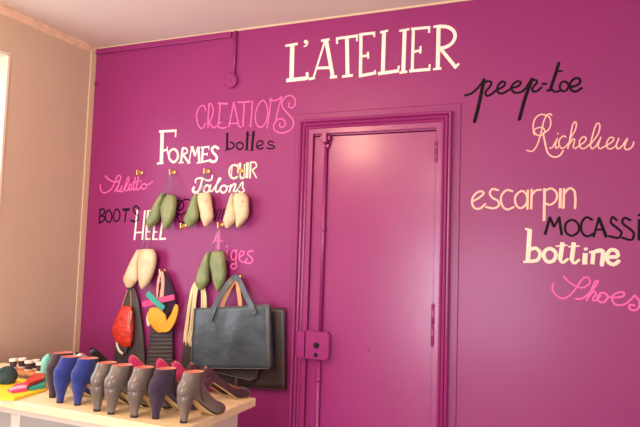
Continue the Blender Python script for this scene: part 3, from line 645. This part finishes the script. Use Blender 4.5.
b.faces.new([b.verts.new(p) for p in pts]); ex_ = bmesh.ops.extrude_face_region(b, geom=list(b.faces)); bmesh.ops.translate(b, vec=(0, -.005, 0), verts=[g for g in ex_['geom'] if isinstance(g, bmesh.types.BMVert)])
obj('pocket_flap', b, 'charcoal', t)
b = bmesh.new(); tube(b, [tuple(W(u, v, .064)-c) for u, v in ((217, 372.5), (250, 380.3), (256.5, 377.5), (258.5, 366))], .0018, 6); obj('flap_edge', b, 'toteedge', t)
b = bmesh.new(); strap(b, [tuple(W(u, v, .060)-c) for u, v in ((237, 375), (235.5, 386))], .010, .002); obj('strap_end', b, 'charcoal', t)

c0 = None
t, c = bag('tote_bag', 'blue-black leather tote bag with two handles hanging from a brass hook', [(194.4, 308.6), (269, 304.6), (269.2, 368.6), (191, 368)], .125, .07, 'tote', 'toteedge')
# patch pocket stitched on the front
b = bmesh.new(); tube(b, [tuple(W(u, v, .139)-c) for u, v in ((215.5, 310), (216, 343), (263, 345), (263.5, 308))], .0014, 6); o = obj('pocket_seam', b, 'tote', t, True)
hk = W(236.8, 276, .05)
fp = [(209.5, 320.5, .142), (214.5, 307, .138), (222, 293, .10), (229.5, 282, .07), (235.5, 277.5, .056), (239.5, 281, .07), (245, 293, .10), (251, 305, .136), (255, 314.5, .142)]
hw = [.018]+[.0165]*7+[.017]
P = [tuple(W(*p)-c) for p in fp]; Q = cr([p+(h,) for p, h in zip(P, hw)], 5)
b = bmesh.new(); strap(b, [q[:3] for q in Q], [q[3] for q in Q], .0025); o = obj('handle', b, 'tote', t)
fp = [(221, 312, .060), (223.5, 302, .058), (229, 290, .055), (234.5, 280.5, .050), (237.2, 281.5, .050), (238.8, 292, .055), (240, 302, .058), (240.6, 312, .060)]
P = [tuple(W(*p)-c) for p in fp]; b = bmesh.new(); strap(b, cr(P, 5), .0135, .0025)
o = obj('handle', b, 'tanleather', t); o['label'] = 'rear handle showing its tan raw side'
for (u, v) in ((210, 318), (254, 312.5)):
    b = bmesh.new(); q = W(u, v, .146)-c; cyl(b, tuple(q), (0, -1, 0), .004, .002, 10); obj('rivet', b, 'toteedge', t)
# brown leather offcut beneath the laces
b = bmesh.new(); pts = [(186, 338), (198, 334), (199, 372), (182, 370), (181.5, 359)]
P = [W(u, v, .016) for u, v in pts]; c = P[0].copy()
b.faces.new([b.verts.new(p-c) for p in P]); ex_ = bmesh.ops.extrude_face_region(b, geom=list(b.faces)); bmesh.ops.translate(b, vec=(0, -.006, 0), verts=[g for g in ex_['geom'] if isinstance(g, bmesh.types.BMVert)])
o = obj('leather_sheet', b, 'darkbrown'); o.location = c; tag(o, 'dark brown leather sheet below the ends of the cream laces', 'leather')

# ------------------------------------------------------------------ work table
xr, yb, yf, xl = 1.765, -.69, -1.268, .12
t = thing('work_table', 'pale wooden work counter with white painted base carrying the row of shoes', 'table', ((xl+xr)/2, (yb+yf)/2, 0))
cx_, cy_ = (xl+xr)/2, (yb+yf)/2
obj('tabletop', box(bmesh.new(), xl-cx_, xr-cx_, yf-cy_, yb-cy_, TZ-.038, TZ, .004), 'wood', t)
bx1, bx0, by0, by1 = xr-.075-cx_, xl+.05-cx_, yf+.05-cy_, yb-.03-cy_
obj('cabinet_body', box(bmesh.new(), bx0, bx1, by0+.012, by1, .03, TZ-.040, .003), 'cab', t)
b = bmesh.new()
mid = (bx0+bx1)/2-.11
for x, x2 in ((bx0, bx0+.08), (mid, mid+.055), (bx1-.08, bx1)): box(b, x, x2, by0, by0+.013, .121, TZ-.076)
box(b, bx0, bx1, by0, by0+.013, TZ-.075, TZ-.040); box(b, bx0, bx1, by0, by0+.013, .03, .12)
obj('cabinet_frame', b, 'cab', t)
for x0_, x1_ in ((bx0+.08, mid), (mid+.055, bx1-.08)):
    obj('cabinet_panel', box(bmesh.new(), x0_, x1_, by0+.004, by0+.0125, .12, TZ-.075, .0), 'cabgrey', t)
obj('plinth', box(bmesh.new(), bx0+.03, bx1-.03, by0+.05, by1-.02, 0, .035), 'cabgrey', t)
# wood grain knots on the end of the top
b = bmesh.new()
for (x, y) in ((xr-.10, yf+.20), (xr-.14, yf+.17)):
    tube(b, [(x-cx_+k*.006, y-cy_+.012*math.sin(k), TZ+.0004) for k in range(5)], .0016, 6, flat=.0004)
obj('wood_knot', b, 'rack', t)

# ------------------------------------------------------------------ shoes
def ring_ab(A, Bp, w, ex=2.3, n=28, flatbot=0):
    c = ((A[0]+Bp[0])/2, (A[1]+Bp[1])/2); h = ((A[0]-Bp[0])/2, (A[1]-Bp[1])/2); r = []
    for i in range(n):
        t_ = 2*math.pi*i/n; ct, st = math.cos(t_), math.sin(t_)
        e = ex+(2.5*flatbot if ct < 0 else 0)
        a = math.copysign(abs(ct)**(2/e), ct); s_ = math.copysign(abs(st)**(2/e), st)
        r.append((c[0]+h[0]*a, w*s_, c[1]+h[1]*a))
    return r
BOOT = [((.240, .020), (.240, .010), .010, 1), ((.234, .032), (.235, .005), .024, 1), ((.216, .044), (.217, .004), .036, 1), ((.190, .055), (.190, .004), .043, 1),
        ((.166, .070), (.158, .010), .042, 1), ((.146, .088), (.124, .034), .037, .8), ((.132, .104), (.090, .060), .033, .6), ((.124, .117), (.052, .083), .032, .4),
        ((.117, .127), (.016, .095), .032, .2), ((.112, .136), (-.014, .101), .0335, 0), ((.108, .146), (-.022, .120), .035, 0), ((.106, .153), (-.018, .143), .0345, 0), ((.105, .169), (-.002, .162), .0335, 0), ((.106, .188), (.011, .194), .0325, 0)]
def boot(m, label, group):
    root = thing('ankle_boot', label, 'boot', group=group)
    vals = [(a[0], a[1], b_[0], b_[1], w_, f) for a, b_, w_, f in BOOT]
    R = cr(vals, 3)
    rings = [ring_ab((r[0], r[1]), (r[2], r[3]), r[4], 2.25, 28, max(0, r[5])) for r in R]
    top = rings[-1]; inner = [tuple(Vector(p)+(Vector((.060, 0, p[2]))-Vector(p))*.06) for p in top]
    b = loft(rings+[inner], cap1=False); obj('upper', b, m, root, True)
    i0 = [tuple(Vector(p)+(Vector((.060, 0, p[2]))-Vector(p))*.055+Vector((0, 0, .0015))) for p in top]
    def sc(k, dz): return [tuple(Vector((.060+(p[0]-.060)*k, p[1]*k, p[2]+dz))) for p in top]
    b = loft([i0, sc(.92, -.004), sc(.88, -.022), sc(.80, -.05)], cap0=False); o = obj('lining', b, 'salmon', root, True)
    # heel
    hr = []
    for z, x0_, x1_, w_ in ((.112, -.010, .058, .028), (.100, -.0155, .055, .031), (.080, -.0135, .045, .0285), (.055, -.007, .037, .0225), (.030, -.001, .029, .0175), (.008, .001, .026, .0155)):
        hr.append((x0_, x1_, z, w_))
    hr = cr(hr, 3)
    b = loft([[((a+c_)/2+(c_-a)/2*math.copysign(abs(math.cos(2*math.pi*i/24))**.8, math.cos(2*math.pi*i/24)), w_*math.copysign(abs(math.sin(2*math.pi*i/24))**.8, math.sin(2*math.pi*i/24)), z) for i in range(24)] for a, c_, z, w_ in hr])
    hl = obj('heel', b, m, root, True)
    b = loft([[(.013+.0135*math.cos(2*math.pi*i/24), .0158*math.sin(2*math.pi*i/24), z) for i in range(24)] for z in (0, .0085)]); obj('heel_tip', b, 'rubber', hl)
    # seam above heel
    b = bmesh.new(); tube(b, [(.024+.0425*-math.cos(a), .0340*math.sin(a), .101+.004*math.cos(a)) for a in [(-1.7+3.4*i/20) for i in range(21)]], .0012, 6); obj('seam', b, m, root)
    sole(root, BOOT_SOLE)
    for s in (-1, 1):
        b = bmesh.new(); tube(b, cr([(.068, s*.0335, .189), (.064, s*.0345, .170), (.060, s*.0350, .145), (.068, s*.0345, .105), (.082, s*.036, .072)], 3), .0022, 6); obj('side_zip', b, 'zip', root)
    return root
BOOT_SOLE = [(.232, .004, .022), (.215, .002, .034), (.185, .0015, .042), (.155, .004, .040), (.125, .024, .030), (.095, .048, .022), (.065, .072, .022), (.045, .086, .024)]
def sole(root, S_, th=.0022):
    R = cr(S_, 4)
    rings = [[(x, -w_, z+th), (x, w_, z+th), (x, w_, z-th*.7), (x, -w_, z-th*.7)] for x, z, w_ in R]
    obj('sole', loft(rings), 'solel', root)
def copy_tree(o, parent=None):
    c_ = o.copy(); COL.objects.link(c_)
    if parent: c_.parent = parent
    for ch in list(o.children): copy_tree(ch, c_)
    return c_
protos = {}
def place_boot(m, u, v, ang, label):
    if m not in protos: r = boot(m, label, None); protos[m] = r
    else: r = copy_tree(protos[m])
    p = T(u, v); a = math.radians(ang)
    r.location = (p.x-.012*math.cos(a), p.y-.012*math.sin(a)+.012, TZ+.0004); r.rotation_euler = (0, 0, a); tag(r, label, 'boot', 'ankle boots in the front row on the table')
    return r
place_boot('brown', 50, 398, 88, 'dark brown suede heeled ankle boot, first of the front row behind the blue ones')
place_boot('blue', 57.5, 403.3, 86, 'cobalt blue suede heeled ankle boot next to the dark brown one')
place_boot('blue', 75, 405.7, 86, 'cobalt blue suede heeled ankle boot next to the taupe ones')
place_boot('grey', 94.5, 411.8, 91, 'taupe leather heeled ankle boot beside the blue ones')
place_boot('grey', 108.6, 414.8, 80, 'taupe leather heeled ankle boot in the middle of three')
place_boot('grey', 131.8, 418, 87, 'taupe leather heeled ankle boot left of the plum one')
place_boot('plum', 153.2, 419.3, 80, 'dark plum suede heeled ankle boot left of the nearest taupe one')
place_boot('grey', 181.5, 423.5, 81, 'taupe leather heeled ankle boot at the right end, standing nearest')

def pump(m, lining, label, peep=False, counter=.158):
    root = thing('pump_shoe', label, 'shoe')
    # stations: x, bottom z, half width, top z, opening angle (pi = closed over the foot)
    ST = [(.238, .014, .012, .024, 3.14), (.230, .006, .026, .034, 3.14), (.212, .003, .037, .044, 3.14), (.192, .003, .041, .052, 3.14), (.176, .004, .042, .056, 2.5), (.155, .010, .040, .052, 1.9),
          (.125, .030, .034, .066, 1.72), (.095, .052, .029, .088, 1.65), (.062, .073, .027, .116, 1.62), (.040, .084, .0275, .140, 1.6), (.018, .090, .0265, counter-.003, 1.58), (.004, .092, .022, counter, 1.57), (-.005, .095, .012, counter-.005, 1.57), (-.008, .098, .003, counter-.010, 1.57)]
    def shell(k, dz):
        rings = []
        for x, zb_, w_, zt, op in cr(ST, 3):
            op = min(op, 3.1); n = 25; ring = []
            zc = zt if op < 2.2 else (zb_+zt)/2+ (zt-zb_)/2*max(0, (3.14-op))/1.2*.8
            for i in range(n):
                a = -op+2*op*i/(n-1); s_, c_ = math.sin(a), math.cos(a)
                e = .75
                ring.append((x, k*w_*math.copysign(abs(s_)**e, s_), zc-(zc-zb_-dz)*math.copysign(abs(c_)**e, c_) if c_ > 0 else zc-(zt-zc if zt > zc+.003 else .003)*c_))
            rings.append(ring)
        return rings
    b = loft(shell(1, 0), cap0=not peep, cap1=False, closed=False); o = obj('upper', b, m, root, True); md = o.modifiers.new('thick', 'SOLIDIFY'); md.thickness = .0016
    b = loft(shell(.93, .0025)[2:], cap0=False, cap1=False, closed=False); obj('lining', b, lining, root, True)
    hr = cr([(-.008, .056, .112, .022), (-.011, .050, .096, .026), (-.009, .036, .076, .020), (-.003, .024, .050, .012), (.001, .018, .025, .0085), (.002, .017, .004, .008)], 3)
    b = loft([[((a+c_)/2+(c_-a)/2*math.cos(2*math.pi*i/20), w_*math.sin(2*math.pi*i/20), z) for i in range(20)] for a, c_, z, w_ in hr]); hl = obj('heel', b, m, root, True)
    b = loft([[(.0095+.008*math.cos(2*math.pi*i/20), .0082*math.sin(2*math.pi*i/20), z) for i in range(20)] for z in (0, .006)]); obj('heel_tip', b, 'rubber', hl)
    sole(root, [(.232, .005, .020), (.212, .002, .034), (.190, .0015, .039), (.160, .005, .036), (.125, .028, .024), (.095, .049, .019), (.062, .071, .019), (.045, .084, .020)])
    return root
pp = {}
def place_pump(m, lining, u, v, y, ang, label, scale=1, z_top=.158, **kw):
    """u,v = picture position of the top of the heel counter; y = distance from wall"""
    key = m
    if key not in pp: r = pump(m, lining, label, **kw); pp[key] = r
    else: r = copy_tree(pp[key])
    a = math.radians(ang); q = W(u, v, y)
    r.location = (q.x, -y, TZ+.0004); r.rotation_euler = (0, 0, a)
    s = scale; r.scale = (s, s, s)
    return tag(r, label, 'shoe', 'pumps in the back row on the table')
place_pump('magenta', 'salmon', 130.5, 357, .80, 46, 'magenta suede pump behind the middle taupe boot, standing alone', .94)
place_pump('magenta', 'salmon', 158, 357, .80, 46, 'magenta suede pump behind the plum boot, left of its mate', .94)
place_pump('magenta', 'salmon', 173.5, 358.5, .81, 44, 'magenta suede pump next to the maroon ones', .93)
place_pump('maroon', 'nude', 189.5, 362, .83, 50, 'maroon suede peep-toe pump mostly behind the nearest taupe boot', .97, peep=True)
place_pump('maroon', 'nude', 204.5, 363, .875, 56, 'maroon suede peep-toe pump at the back right corner of the table', .98, peep=True)
place_pump('silver', 'blackleather', 77, 355, .90, 80, 'silver leather pump behind the second blue boot', .97)
place_pump('blackleather', 'blackleather', 91, 353.5, .77, 60, 'black leather pump between the silver pump and the wall', .97)

# ------------------------------------------------------------------ bits at the left end of the table
def sheet(name, label, m, pts, z, th, bend=.0, sag=None, cat='leather sample', group='leather samples at the left end of the table'):
    P = [T(u, v, TZ+z) for u, v in pts]; c_ = sum(P, Vector())/len(P); c_.z = TZ+z
    b = bmesh.new(); top = [b.verts.new(p-c_+Vector((0, 0, th))) for p in P]; bot = [b.verts.new(p-c_) for p in P]
    b.faces.new(top); b.faces.new(bot[::-1])
    for i in range(len(P)):
        j_ = (i+1) % len(P); b.faces.new((top[i], bot[i], bot[j_], top[j_]))
    bmesh.ops.recalc_face_normals(b, faces=b.faces)
    bmesh.ops.bevel(b, geom=list(b.edges), offset=min(th*.3, .002), segments=2, affect='EDGES')
    o = obj(name, b, m); o.location = c_; return tag(o, label, cat, group)
sheet('leather_sample', 'large yellow leather sample under the pink and teal ones', 'yellow', [(-8, 391), (0, 400.5), (14, 401), (22, 398.5), (46, 391), (48, 386), (30, 383), (14, 380), (2, 383)], .0006, .012)
sheet('leather_sample', 'pink leather sample lying on the yellow one', 'pinkl', [(7, 391), (12, 393.4), (27, 391), (29, 386.5), (26, 383.5), (17, 385.5)], .0135, .008)
sheet('leather_sample', 'pale pink leather strip on the pink sample', 'paleink', [(9, 389.8), (11, 390.8), (27, 388), (27, 386.4), (18, 387)], .0222, .007)
sheet('leather_sample', 'teal leather sample right of the pink one', 'teal', [(28.5, 389.5), (30, 391), (45.5, 388), (46, 381), (41, 379.6), (29.5, 383.8)], .0135, .014)
sheet('leather_sample', 'red leather sample leaning behind the teal one', 'red', [(24, 385), (28, 387), (44, 381), (45, 373), (40, 373), (32, 378)], .0285, .016)
# green thread cone
c_ = T(4, 387.5)
t = thing('thread_spool', 'dark green round ball of thread at the left edge of the table', 'thread', (c_.x-.022, c_.y+.03, TZ))
b = bmesh.new(); sph(b, (0, 0, .046), .046, (1, 1, .98), 28)
for k in range(26):
    ax = Vector((random.gauss(0, 1), random.gauss(0, 1), random.gauss(0, .4))).normalized(); u_ = ax.orthogonal().normalized(); v_ = ax.cross(u_)
    tube(b, [tuple(Vector((0, 0, .046))+(u_*math.cos(a)+v_*math.sin(a))*.0463) for a in [2*math.pi*i/26 for i in range(27)]], .0014, 5)
obj('thread', b, 'dgreen', t, True)
# wooden rack with bobbins
yr = .93
pa, pb = W(9, 371, yr), W(42, 369.5, yr)
t = thing('bobbin_rack', 'small orange-brown wooden rack carrying white bobbins at the back left', 'rack', ((pa.x+pb.x)/2, -yr, TZ))
L2 = (pb.x-pa.x)/2; zt = (pa.z+pb.z)/2-TZ
obj('shelf', box(bmesh.new(), -L2, L2, -.03, .05, zt-.014, zt+.004, .002), 'rack', t)
for s in (-1, 1): obj('rack_side', box(bmesh.new(), s*L2*.86-.018, s*L2*.86+.018, -.024, .044, 0, zt-.014, .002), 'lastcream', t)
obj('rack_back', box(bmesh.new(), -L2*.8, L2*.8, .03, .044, .002, zt-.014, .001), 'lastcream', t)
first = None
for i, (u, v, dy) in enumerate(((13, 366, -.012), (22, 365.5, .024), (28.5, 366.5, -.01), (35.5, 364, .026), (40, 367, -.012))):
    q = W(u, v, yr-dy)
    if first is None:
        r = thing('bobbin', '', 'bobbin'); b = bmesh.new(); cyl(b, (0, 0, 0), (0, 0, 1), .014, .006, 18); cyl(b, (0, 0, .032), (0, 0, 1), .016, .010, 18, .015); cyl(b, (0, 0, .006), (0, 0, 1), .006, .026, 12)
        obj('spool_core', b, 'window_white', r); b = bmesh.new()
        cyl(b, (0, 0, .007), (0, 0, 1), .0125, .024, 18); obj('thread', b, 'thread', r); first = r
    else: r = copy_tree(first)
    r.location = (q.x, -yr+dy+.0, TZ+zt+.0045); r.scale = (1.25, 1.25, 1.15)
    tag(r, ['white-capped bobbin of dark thread at the left end of the rack', 'white-capped bobbin standing second from the left on the rack', 'white-capped bobbin in the middle of the rack', 'white-capped bobbin second from the right on the rack', 'white-capped bobbin at the right end of the rack'][i], 'bobbin', 'bobbins on the small rack')
# mint heel of a shoe behind the brown boot
c_ = W(45, 366, 1.0)
px_body([(354.5, 47, 49.6, .5), (358, 44, 49.6, .9), (362, 42, 48.6, 1), (366, 41, 47.4, 1), (371, 41, 46.6, 1), (380, 41.5, 46.4, .9), (386, 42, 46, .8)], .93, .02, 'mint', 'leather_roll')
tag(bpy.data.objects['leather_roll'], 'mint green suede roll standing beside the dark brown boot', 'leather roll')
